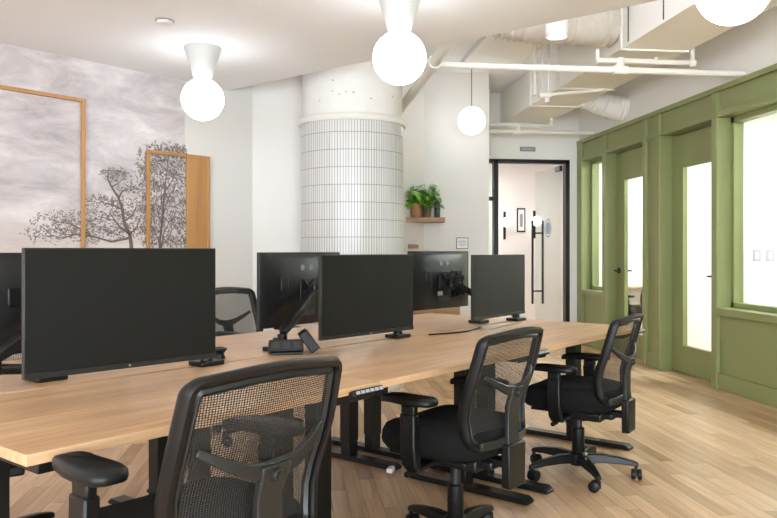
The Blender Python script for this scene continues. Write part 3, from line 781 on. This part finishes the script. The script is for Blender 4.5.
# ------------------------------------------------------------------ monitors
MW,MH=.613,.362
def make_monitor(label):
    # faces -y, centre of the panel at the origin's height
    t=thing('monitor',label,'monitor',(0,0,0),0,'wide monitors on desk arms')
    MB().box(-MW/2,MW/2,-.006,.012,-MH/2,MH/2).build('bezel',M['bezel'],t,bevel=.002)
    MB().box(-MW/2+.004,MW/2-.004,-.0085,-.0055,-MH/2+.018,MH/2-.005).build('screen',M['screen'],t,smooth=0)
    MB().box(-MW/2+.002,MW/2-.002,-.0095,-.0055,-MH/2+.001,-MH/2+.017).build('chin',M['charcoal'],t,smooth=0)
    MB().cyl((0,-.0093,-MH/2+.009),(0,-.0102,-MH/2+.009),.004,n=20).build('logo',M['greyplate'],t)
    sh=MB(); pr=[(-MW/2+.004,.011),(MW/2-.004,.011),(MW/2-.03,.026),(MW/2-.12,.044),(-MW/2+.12,.044),(-MW/2+.03,.026)]
    z0,z1=-MH/2+.004,MH/2-.004
    r=[]
    for z,s,dy in ((z0,1,0),(z0+.03,.97,0),(z1-.03,.97,0),(z1,1,0)):
        k=.35 if z in (z0,z1) else 1
        r.append([Vector((x*s if k==1 else x, .011+(y-.011)*k, z)) for x,y in pr])
    sh.loft(r); s_=sh.build('back_shell',M['backshell'],t,smooth=30)
    MB().box(-.055,.055,.043,.050,-.055,.055).build('mount_recess',M['charcoal'],t,bevel=.004)
    st=MB()
    for xx in (-.03,.035): st.cyl((xx,.0442,.105),(xx,.0452,.105),.015,n=24)
    st.build('round_stickers',M['greyplate'],t)
    MB().box(.145,.195,.030,.052,-.01,.06).build('cable_hook',M['black'],t,bevel=.006)
    MB().box(-.06,.06,.0435,.0462,-.135,-.10).build('port_cover',M['charcoal'],t,bevel=.001)
    lb=MB().box(.02,.07,.0442,.0448,-.095,-.07).build('rating_label',M['keys'],t,smooth=0)
    return t
mon=make_monitor('largest monitor with a dark blank screen, nearest the camera at left')
mon.location=ld(1.272,2.045,1.015); mon.rotation_euler=(0,0,DESK_ROT-R(4))
mons=[mon]
mons.append(dup(mon,ld(2.59,2.215,.99),DESK_ROT-R(2),'dark blank monitor on the middle desk of the near row'))
mons.append(dup(mon,ld(3.815,2.265,.985),DESK_ROT+R(2),'dark blank monitor farthest right on the near row, before the glass entrance'))
mons.append(dup(mon,ld(1.40,2.74,1.0),DESK_ROT+PI,'monitor cut off by the left edge, behind the largest monitor'))
mons.append(dup(mon,ld(2.665,2.735,1.0),DESK_ROT+PI+R(5),'monitor seen from its back, partly hidden by the middle near-row monitor'))
mons.append(dup(mon,ld(3.905,2.76,1.005),DESK_ROT+PI-R(2),'monitor seen from its back between the plant shelf and desks, cables hanging'))

# each monitor stands on its own clamped arm: base and target are given along the desk rows (l, d, z)
def arm(mon_, base, elbow, facing):
    bpy.context.view_layer.update()
    A=Matrix.Translation(ld(base[0],base[1],DT))@Matrix.Rotation(DESK_ROT,4,'Z')
    inv=mon_.matrix_world.inverted()@A
    o=Vector((base[0],base[1],DT)); e=Vector(elbow)-o
    bk=A.inverted()@(mon_.matrix_world@Vector((0,.052,0)))
    nb=(A.inverted()@(mon_.matrix_world@Vector((0,1.052,0)))-bk).normalized()
    sdv=Vector((nb.y,-nb.x,0))
    tg=bk
    class L(MB):
        def fin(s,name,parent,**k):
            s.v=[inv@v for v in s.v]; return s.build(name,M['steel_black'],parent,**k)
    lo=L(); lo.tube([Vector((0,0,.040)),e],[.018,.018],14); lo.cyl(e-Vector((0,0,.018)),e+Vector((0,0,.024)),.023,n=20)
    main=lo.fin('lower_arm',mon_,smooth=40)
    L().box(-.055,.055,-.045,.045,.0005,.020).fin('base_plate',main,bevel=.004)
    L().cyl((0,0,.02),(0,0,.058),.024,.022).fin('post',main)
    up=L(); top=tg+nb*.045+Vector((0,0,-.012))
    d=(top-e); sd=Vector((d.y,-d.x,0)).normalized(); up2=d.normalized().cross(sd)
    def rect(c,w,h): return [c-sd*w-up2*h,c+sd*w-up2*h,c+sd*w+up2*h,c-sd*w+up2*h]
    up.loft([rect(e+Vector((0,0,.03)),.016,.014),rect(e.lerp(top,.25)+Vector((0,0,.025)),.022,.02),rect(e.lerp(top,.8)+Vector((0,0,.012)),.020,.018),rect(top,.016,.014)])
    upo=up.fin('upper_arm',mon_,bevel=.004)
    hd_=L(); hd_.cyl(top-Vector((0,0,.03)),top+Vector((0,0,.03)),.019,n=18); hd_.cyl(top,tg+nb*.004,.016,n=16)
    hd_.fin('tilt_head',upo)
    pl=L()
    for s1 in (-1,1):
        for s2 in (-1,1):
            c=tg+sdv*(s1*.04)+Vector((0,0,s2*.04))
            pl.tube([tg+nb*.003,c+nb*.003],.010,8); pl.cyl(c,c+nb*.008,.010,n=10)
    pl.fin('mount_plate',mon_)
arm(mons[0],(1.885,2.47),(1.62,2.40,.83),1)
arm(mons[1],(3.12,2.47),(2.90,2.42,.82),1)
arm(mons[2],(4.37,2.47),(4.12,2.42,.82),1)
arm(mons[3],(1.31,2.62),(1.10,2.555,.80),-1)
arm(mons[4],(2.365,2.575),(2.375,2.555,.782),-1)
arm(mons[5],(4.08,2.575),(4.06,2.53,.85),-1)
# power units on the desk tops
def power_unit(l,d,rz,label,proto=None):
    if proto: return dup(proto,ld(l,d,DT),DESK_ROT+rz,label)
    t=thing('power_unit',label,'power unit',ld(l,d,DT),DESK_ROT+rz,'black desk power units')
    Mx=Matrix.Rotation(R(-18),4,'X')
    MB().box(-.075,.075,-.03,.045,.008,.062,M=Mx).build('socket_block',M['black'],t,bevel=.004)
    sk=MB()
    for c in (-.045,0,.045):
        sk.box(c-.015,c+.015,-.0315,-.0295,.02,.05,M=Mx)
    o=sk.build('sockets',M['charcoal'],t,bevel=.001)
    MB().box(-.07,.07,-.02,.055,.0005,.012).build('foot',M['black'],t,bevel=.002)
    My=Matrix.Translation((.098,.02,.060))@Matrix.Rotation(R(-35),4,'Y')
    MB().box(-.022,.022,-.045,.045,-.055,.045,M=My).build('side_block',M['black'],t,bevel=.004)
    return t
pu=power_unit(2.30,2.45,R(-38),'black power socket block beside the sloping arm base on the middle desk')
def wedge(l,d,label,proto=None):
    if proto: return dup(proto,ld(l,d,DT),DESK_ROT,label)
    t=thing('cable_grommet',label,'desk grommet',ld(l,d,DT),DESK_ROT,'black grommet blocks')
    MB().lathe([(.001,.0005),(.026,.0005),(.026,.008),(.020,.022),(.034,.040),(.034,.045),(.001,.047)],n=24).build('body',M['steel_black'],t)
    MB().lathe([(.001,.0473),(.024,.0475),(.02,.050),(.001,.051)],n=24).build('cap',M['charcoal'],t)
    return t
wd=wedge(2.03,2.575,'small black flared post right of the largest monitor, by its arm base')
# loose cables
def cable(name,label,pts,r,mat):
    P=[Vector(p) for p in pts]; out=[]
    for i in range(len(P)-1):
        p0=P[max(i-1,0)];p1=P[i];p2=P[i+1];p3=P[min(i+2,len(P)-1)]
        for k in range(8):
            u=k/8; out.append(.5*((2*p1)+(p2-p0)*u+(2*p0-5*p1+4*p2-p3)*u*u+(3*p1-p0-3*p2+p3)*u**3))
    out.append(P[-1])
    return tag(MB().tube(out,r,8).build(name,mat,smooth=60),label,'cable')
cable('power_cable','black cable curling on the oak top left of the far near-row monitor',[ld(3.30,2.40,DT+.005),ld(3.42,2.36,DT+.005),ld(3.55,2.33,DT+.005),ld(3.70,2.36,DT+.005),ld(3.82,2.40,DT+.005)],.004,M['black'])
cable('pale_cable','pale grey cable lying on the oak top under the far near-row monitor',[ld(3.62,2.33,DT+.004),ld(3.80,2.30,DT+.004),ld(4.0,2.34,DT+.004),ld(4.2,2.36,DT+.004),ld(4.33,2.40,DT+.004)],.003,M['keys'])
# cable bundle drooping behind the back-facing monitor
bnd=thing('cable_bundle','tangle of black cables hanging on the back-facing monitor near the plant shelf','cables',ld(3.90,2.64,1.0),DESK_ROT)
for k in range(7):
    pts=[Vector((random.uniform(-.02,.12),random.uniform(-.01,.035),random.uniform(-.02,.05)))]
    for j in range(6): pts.append(Vector((random.uniform(-.05,.14),random.uniform(-.02,.03),random.uniform(-.11,.06))))
    P=pts;out=[]
    for i in range(len(P)-1):
        p0=P[max(i-1,0)];p1=P[i];p2=P[i+1];p3=P[min(i+2,len(P)-1)]
        for q_ in range(6):
            u=q_/6; out.append(.5*((2*p1)+(p2-p0)*u+(2*p0-5*p1+4*p2-p3)*u*u+(3*p1-p0-3*p2+p3)*u**3))
    MB().tube(out,.005,6).build('cable',M['black'],bnd,smooth=60)
t=thing('power_adapter','small white plug adapter on a black desk foot under the near row','adapter',ld(3.06,2.47,.0345),DESK_ROT+.4)
MB().box(-.03,.03,-.016,.016,.0005,.024).build('body',M['skirt'],t,bevel=.004)
MB().tube([(.03,0,.012),(.05,0,.016),(.075,.012,.01)],.004,8).build('lead',M['skirt'],t)

# ------------------------------------------------------------------ task chairs
def rrect(hw_t,hw_b,z0,z1,rt,rb,n=9):
    """rounded outline in (x,z): wider top than bottom, counter-clockwise from bottom right"""
    pts=[]
    def arc(cx,cz,r,a0,a1):
        for k in range(n+1):
            a_=a0+(a1-a0)*k/n; pts.append((cx+r*math.cos(a_),cz+r*math.sin(a_)))
    arc(hw_b-rb,z0+rb,rb,-PI/2,0)
    for k in range(1,6):
        u=k/6; pts.append((hw_b+(hw_t-hw_b)*u+.012*math.sin(PI*u), z0+rb+(z1-rt-z0-rb)*u))
    arc(hw_t-rt,z1-rt,rt,0,PI/2)
    for k in range(1,8):
        u=k/8; x=(hw_t-rt)*(1-2*u); pts.append((x, z1+.014*math.sin(PI*u)))
    arc(-hw_t+rt,z1-rt,rt,PI/2,PI)
    for k in range(1,6):
        u=k/6; pts.append((-(hw_t+(hw_b-hw_t)*u+.012*math.sin(PI*u)), z1-rt+(z0+rb-z1+rt)*u))
    arc(-hw_b+rb,z0+rb,rb,PI,1.5*PI)
    for k in range(1,8):
        u=k/8; pts.append(((hw_b-rb)*(-1+2*u), z0-.006*math.sin(PI*u)))
    return pts
ZB0,ZB1=.443,.885
def yb(x,z):
    u=(z-ZB0)/(ZB1-ZB0)
    return -.220-.050*u*u-.02*u + .045*math.exp(-((u-.30)/.25)**2)*.7 + .75*x*x
def make_chair(label, lift=0):
    t=thing('task_chair',label,'office chair',(0,0,0),0,'black mesh-back task chairs')
    out=rrect(.224,.214,ZB0,ZB1,.042,.066)
    def inset(o,d):
        n=len(o); r=[]
        for i in range(n):
            a_=Vector(o[i-1]);b_=Vector(o[(i+1)%n]); tn=(b_-a_).normalized(); nn=Vector((-tn.y,tn.x))
            r.append((o[i][0]+nn.x*d,o[i][1]+nn.y*d))
        return r
    n=len(out)
    def ring(loop,dy): return [Vector((x,yb(x,z)+dy,z)) for x,z in loop]
    i1=inset(out,.008); i2=inset(out,.025)
    # outer frame: closed loft around the cross-section
    MB().loft([ring(out,-.004),ring(i1,.012),ring(i2,.010),ring(i2,-.016),ring(inset(out,.019),-.028),ring(i1,-.030),ring(out,-.018)],closed=True).build('back_frame',M['black'],t,smooth=50)
    j1=inset(out,.0255); j2=inset(out,.043); j3=inset(out,.034)
    rm=MB().loft([ring(j1,.004),ring(j2,.0),ring(j2,-.010),ring(j3,-.019),ring(j1,-.014)],closed=True).build('mesh_rim',M['charcoal'],t,smooth=50)
    rm['label']='lighter charcoal inner rim'
    # mesh panel with uv in metres
    ii=inset(out,.036); cx,cz=0,(ZB0+ZB1)/2
    vs=[(0,yb(0,cz)-.006,cz)];fs=[];K=8
    for k in range(1,K+1):
        for (x,z) in ii:
            X_=x*k/K; Z_=cz+(z-cz)*k/K; vs.append((X_,yb(X_,Z_)-.006,Z_))
    for j in range(n):
        fs.append((0,1+j,1+(j+1)%n))
        for k in range(K-1):
            a_=1+k*n+j;b_=1+k*n+(j+1)%n; fs.append((a_,a_+n,b_+n,b_))
    me=bpy.data.meshes.new('back_mesh'); me.from_pydata(vs,[],fs); ul=me.uv_layers.new(name='UVMap')
    uv=[]
    for p_ in me.polygons:
        for vi in p_.vertices: uv+= [vs[vi][0]*1.0, vs[vi][2]*1.25]
    ul.data.foreach_set('uv',uv); me.polygons.foreach_set('use_smooth',[True]*len(fs)); me.materials.append(M['mesh'])
    o=bpy.data.objects.new('back_mesh',me); C.objects.link(o); o.parent=t; o['label']='see-through black mesh panel'
    # Y-shaped support and spine
    ys=MB()
    def sec(c,tn,w,h):
        tn=tn.normalized(); s_=Vector((0,1,0)); u=tn.cross(s_).normalized(); s_=u.cross(tn)
        return [c-u*w-s_*h,c+u*w-s_*h,c+u*w+s_*h,c-u*w+s_*h]
    for sx in (-1,1):
        pts=[Vector((sx*.178,yb(.178,.728)-.016,.728)),Vector((sx*.13,yb(.13,.700)-.032,.700)),Vector((sx*.07,yb(.05,.675)-.043,.672)),Vector((sx*.0,yb(0,.655)-.046,.655))]
        rr=[]
        for k,p_ in enumerate(pts):
            tn=(pts[min(k+1,3)]-pts[max(k-1,0)])
            rr.append(sec(p_,tn,[.009,.012,.016,.024][k],[.007,.008,.009,.010][k]))
        ys.loft(rr)
    pts=[Vector((0,yb(0,.675)-.050,.675)),Vector((0,yb(0,.60)-.052,.60)),Vector((0,yb(0,.5)-.052,.50)),Vector((0,yb(0,.45)-.050,.44))]
    ys.loft([[p_+Vector((-w,-.010,0)),p_+Vector((w,-.010,0)),p_+Vector((w,.010,0)),p_+Vector((-w,.010,0))] for p_,w in zip(pts,(.040,.036,.038,.046))])
    ys.build('lumbar_support',M['charcoal'],t,bevel=.004)['label']='charcoal Y-shaped back support'
    # lower cross piece tying the support to the frame
    lo=MB(); ysb=[]
    for k in range(9):
        x=-.165+.33*k/8; z=.466; c=Vector((x,yb(x,z)-.030-.012*(1-abs(x)/.165),z)); ysb.append([c+Vector((0,-.009,-.016)),c+Vector((0,.009,-.016)),c+Vector((0,.009,.016)),c+Vector((0,-.009,.016))])
    lo.loft(ysb).build('lower_rail',M['charcoal'],t,bevel=.003)
    kn=MB(); yk=yb(0,.655)-.058
    kn.cyl((0,yk,.652),(0,yk-.014,.652),.016,.014,n=24); k_=kn.build('adjuster_knob',M['charcoal'],t,bevel=.002)
    MB().cyl((0,yk-.014,.652),(0,yk-.0165,.652),.007,n=16).build('knob_cap',M['charcoal'],k_)
    # spine sleeve below the back and the bar under the seat
    sv=MB(); y_=yb(0,.45)-.052
    sv.loft([[Vector((sx*w,y_+dy,z)) for sx,dy in ((-1,-.020),(1,-.020),(1,.018),(-1,.018))] for z,w in ((.462,.060),(.45,.063),(.315,.060),(.295,.056))])
    sv.build('spine_sleeve',M['black'],t,bevel=.006)
    MB().box(-.032,.032,y_+.015,-.06,.365,.392).build('back_bar',M['steel_black'],t,bevel=.004)
    # seat
    st=MB(); rings=[]
    def so(sc,z,dz=0,sag=0):
        r=[]
        for k in range(40):
            a_=2*PI*k/40; c,s_=math.cos(a_),math.sin(a_); e=2/3.6
            x=.240*sc*math.copysign(abs(c)**e,c); y=.245*sc*math.copysign(abs(s_)**e,s_)+.02
            u=(y+.225)/.49
            zz=z - (.035*max(0,(u-.75)/.25)**2 if z>.45 else 0) + (sag*(x/.240)**2)
            r.append(Vector((x*(1-.06*max(0,(.5-u))) ,y,zz)))
        return r
    rings=[so(.80,.402),so(.93,.408),so(.985,.43),so(1.0,.465),so(.985,.500,0,.006),so(.93,.522,0,.01),so(.82,.530,0,.012),so(.5,.526,0,.014),so(.15,.524,0,.014)]
    for rg in rings:
        for p_ in rg: p_.z-=.014*min(1,max(0,(p_.z-.41)/.08))
    st.loft(rings).build('seat',M['fabric'],t,smooth=60)
    MB().box(-.19,.19,-.17,.19,.388,.404).build('seat_pan',M['black'],t,bevel=.006)
    # mechanism, levers, gas column
    mc=MB(); mc.box(-.085,.085,-.15,.12,.338,.389); mc.box(-.05,.05,-.20,-.14,.35,.385); mc.cyl((.06,-.02,.325),(.06,.09,.325),.022,n=14); mc.build('tilt_mechanism',M['steel_black'],t,bevel=.010)
    lv=MB(); lv.tube([(-.07,.03,.36),(-.2,.03,.355),(-.235,.03,.35)],[.006,.006,.006],8); lv.cyl((-.235,.03,.35),(-.285,.03,.348),.013,.011,n=12)
    lv.build('lever',M['black'],t)
    MB().cyl((0,.0,.105),(0,0,.336),.020).build('gas_piston',M['charcoal'],t)
    MB().lathe([(.028,.10),(.034,.11),(.032,.25),(.026,.255)],n=28).build('column_sleeve',M['black'],t)
    # five-star base
    hub=MB().lathe([(.03,.055),(.05,.06),(.055,.08),(.05,.115),(.036,.125)],n=28).build('hub',M['black'],t)
    for k in range(5):
        a_=R(3+72*k); Mx=Matrix.Rotation(a_,4,'Z')
        lg=MB(); sc_=[(.03,.092,.030,.024),(.12,.098,.026,.022),(.22,.090,.021,.017),(.285,.078,.017,.013),(.305,.072,.013,.010)]
        lg.loft([[Vector((x,-w,z-h)),Vector((x,w,z-h)),Vector((x,w*.7,z+h)),Vector((x,-w*.7,z+h))] for x,z,w,h in sc_],M=Mx)
        g1=lg.build('base_arm',M['black'],t,bevel=.005)
        cs=MB(); b2=a_+R(40+35*k); c0=Vector((.292*math.cos(a_),.292*math.sin(a_),0)); ax=Vector((math.cos(b2),math.sin(b2),0))
        fw=Vector((-ax.y,ax.x,0)); c1=c0+fw*.018
        for s_ in (-1,1): cs.tube([c1+ax*s_*.006+Vector((0,0,.0278)),c1+ax*s_*.010+Vector((0,0,.0278)),c1+ax*s_*.022+Vector((0,0,.0278)),c1+ax*s_*.026+Vector((0,0,.0278))],[.024,.0275,.0275,.022],20)
        cs.cyl(c0+Vector((0,0,.03)),c0+Vector((0,0,.068)),.008,n=12)
        cs.box(-.006,.006,-.012,.022,.02,.056,M=Matrix.Translation(c0)@Matrix.Rotation(b2,4,'Z'))
        cs.build('caster',M['black'],g1,smooth=40)
    # arms
    for sx in (-1,1):
        pd=MB(); 
        def pr_(sc,z): 
            r=[]
            for k in range(28):
                a_=2*PI*k/28; c,s_=math.cos(a_),math.sin(a_); e=2/3.2
                y=.134*sc*math.copysign(abs(s_)**e,s_)+.05; x=(.046*sc - .010*((y-.05)/.125)*sc)*math.copysign(abs(c)**e,c)
                zz=z-.012*max(0,(y-.08)/.1)**2
                r.append(Vector((sx*.258+x - sx*.02*max(0,(y-.05)/.125),y,zz)))
            return r
        a_=pd.loft([pr_(.82,.610),pr_(.97,.613),pr_(1,.622),pr_(.985,.634),pr_(.90,.640)]).build('arm_pad',M['black'],t,smooth=60)
        po=MB()
        def rec(x,y,z,w,h): return [Vector((x-w,y-h,z)),Vector((x+w,y-h,z)),Vector((x+w,y+h,z)),Vector((x-w,y+h,z))]
        x=sx*.264
        po.loft([rec(x,.03,.607,.014,.032),rec(x,.03,.56,.014,.030)])
        po.loft([rec(x,.03,.575,.019,.034),rec(x+sx*.004,.026,.46,.020,.034),rec(x+sx*.002,.02,.385,.019,.033),rec(x-sx*.012,.015,.358,.016,.030)])
        po.build('arm_post',M['black'],t,bevel=.006)
        bk=MB(); bk.loft([[Vector((xx,.012-h,z)),Vector((xx,.012+h,z)),Vector((xx,.012+h,z+.018)),Vector((xx,.012-h,z+.018))] for xx,h,z in ((sx*.266,.03,.356),(sx*.2,.034,.366),(sx*.08,.036,.372))])
        bk.build('arm_bracket',M['black'],t,bevel=.004)
    return t
ch=make_chair('black mesh-back task chair in the foreground, cut off by the bottom edge')
FIXED=('base_arm','hub','column_sleeve')
def lift(c,h):
    """raise a chair on its gas column"""
    for o in c.children:
        if not o.name.split('.')[0] in FIXED: o.location.z+=h
    return c
cs_=[ch]
ch.location=ld(1.105,1.49); ch.rotation_euler=(0,0,DESK_ROT)
def chair(l,d,rot,label): 
    c=dup(ch,ld(l,d),DESK_ROT+rot,label); return c
lift(chair(2.52,1.70,0,'black mesh-back task chair at the middle desk of the near row'),0)
lift(chair(3.74,1.74,R(5),'black mesh-back task chair at the right end, nearest the green doors'),-.03)
lift(chair(3.22,3.70,PI+R(4),'black mesh-back task chair behind the desks, right of the largest monitor'),.05)
lift(chair(1.30,3.0,PI-R(17),'task chair behind the far row, only its base showing below the near desk'),0)
lift(dup(ch,(4.2,8.70,0),R(14),'task chair inside the office, seen through the far green door'),.02)
lift(ch,.055)
for o in ch.children:
    if o.name.startswith('arm_pad'): o.location.z+=.04
    if o.name.startswith('arm_post'): o.scale.z=1+.04/.607

# office furniture behind the far green door
t=thing('office_table','small wood-topped table with black legs inside the far office','table',(4.25,9.24,0))
MB().box(-.40,.40,-.15,.15,.70,.73).build('top',M['shelf'],t,bevel=.003)
for sx in (-1,1):
    for sy in (-1,1): MB().box(sx*.36-.02,sx*.36+.02,sy*.12-.02,sy*.12+.02,.0005,.70).build('leg',M['steel_black'],t)
def outlet(x,label):
    t=thing('wall_outlet',label,'outlet',(x,7.27,1.14))
    MB().box(-.045,.045,-.010,0,-.062,.062).build('plate',M['keys'],t,bevel=.002)
    MB().box(-.018,.018,-.0125,-.009,-.036,.036).build('socket_face',M['skirt'],t,bevel=.001)
outlet(4.71,'left one of two wall outlets seen through the wide right-hand office window')
outlet(4.86,'right one of two wall outlets seen through the wide right-hand office window')

# ------------------------------------------------------------------ light
w=bpy.data.worlds.new('sky'); bpy.context.scene.world=w; w.use_nodes=True
bg=w.node_tree.nodes['Background']; bg.inputs[0].default_value=(.80,.905,1,1); bg.inputs[1].default_value=9.0
for along,f_,a0,a1,ow_ in portals:
    l=bpy.data.lights.new('daylight_portal','AREA'); l.shape='RECTANGLE'; l.size=a1-a0; l.size_y=WZ1-WZ0
    l.cycles.is_portal=True
    o=bpy.data.objects.new('daylight_portal',l); C.objects.link(o)
    if along=='x': o.location=((a0+a1)/2,f_,(WZ0+WZ1)/2); o.rotation_euler=(R(90),0,0)
    else: o.location=(f_,(a0+a1)/2,(WZ0+WZ1)/2); o.rotation_euler=(R(90),0,R(-90))

# ------------------------------------------------------------------ camera
cam=bpy.data.cameras.new('camera'); co=bpy.data.objects.new('camera',cam); C.objects.link(co)
co.location=(0,0,1.187); co.rotation_euler=(R(90),0,-R(6.92))
cam.sensor_fit='HORIZONTAL'; cam.sensor_width=36; cam.lens=36*754/777
cam.shift_y=-8/777; cam.clip_start=.05; cam.clip_end=60
S=bpy.context.scene; S.camera=co
S.view_settings.view_transform='Standard'; S.view_settings.look='None'; S.view_settings.gamma=1
S.view_settings.exposure=0.85
S.cycles.use_denoising=True
S.cycles.max_bounces=10; S.cycles.diffuse_bounces=6; S.cycles.transparent_max_bounces=16
S.cycles.sample_clamp_indirect=6; S.cycles.caustics_reflective=False; S.cycles.caustics_refractive=False
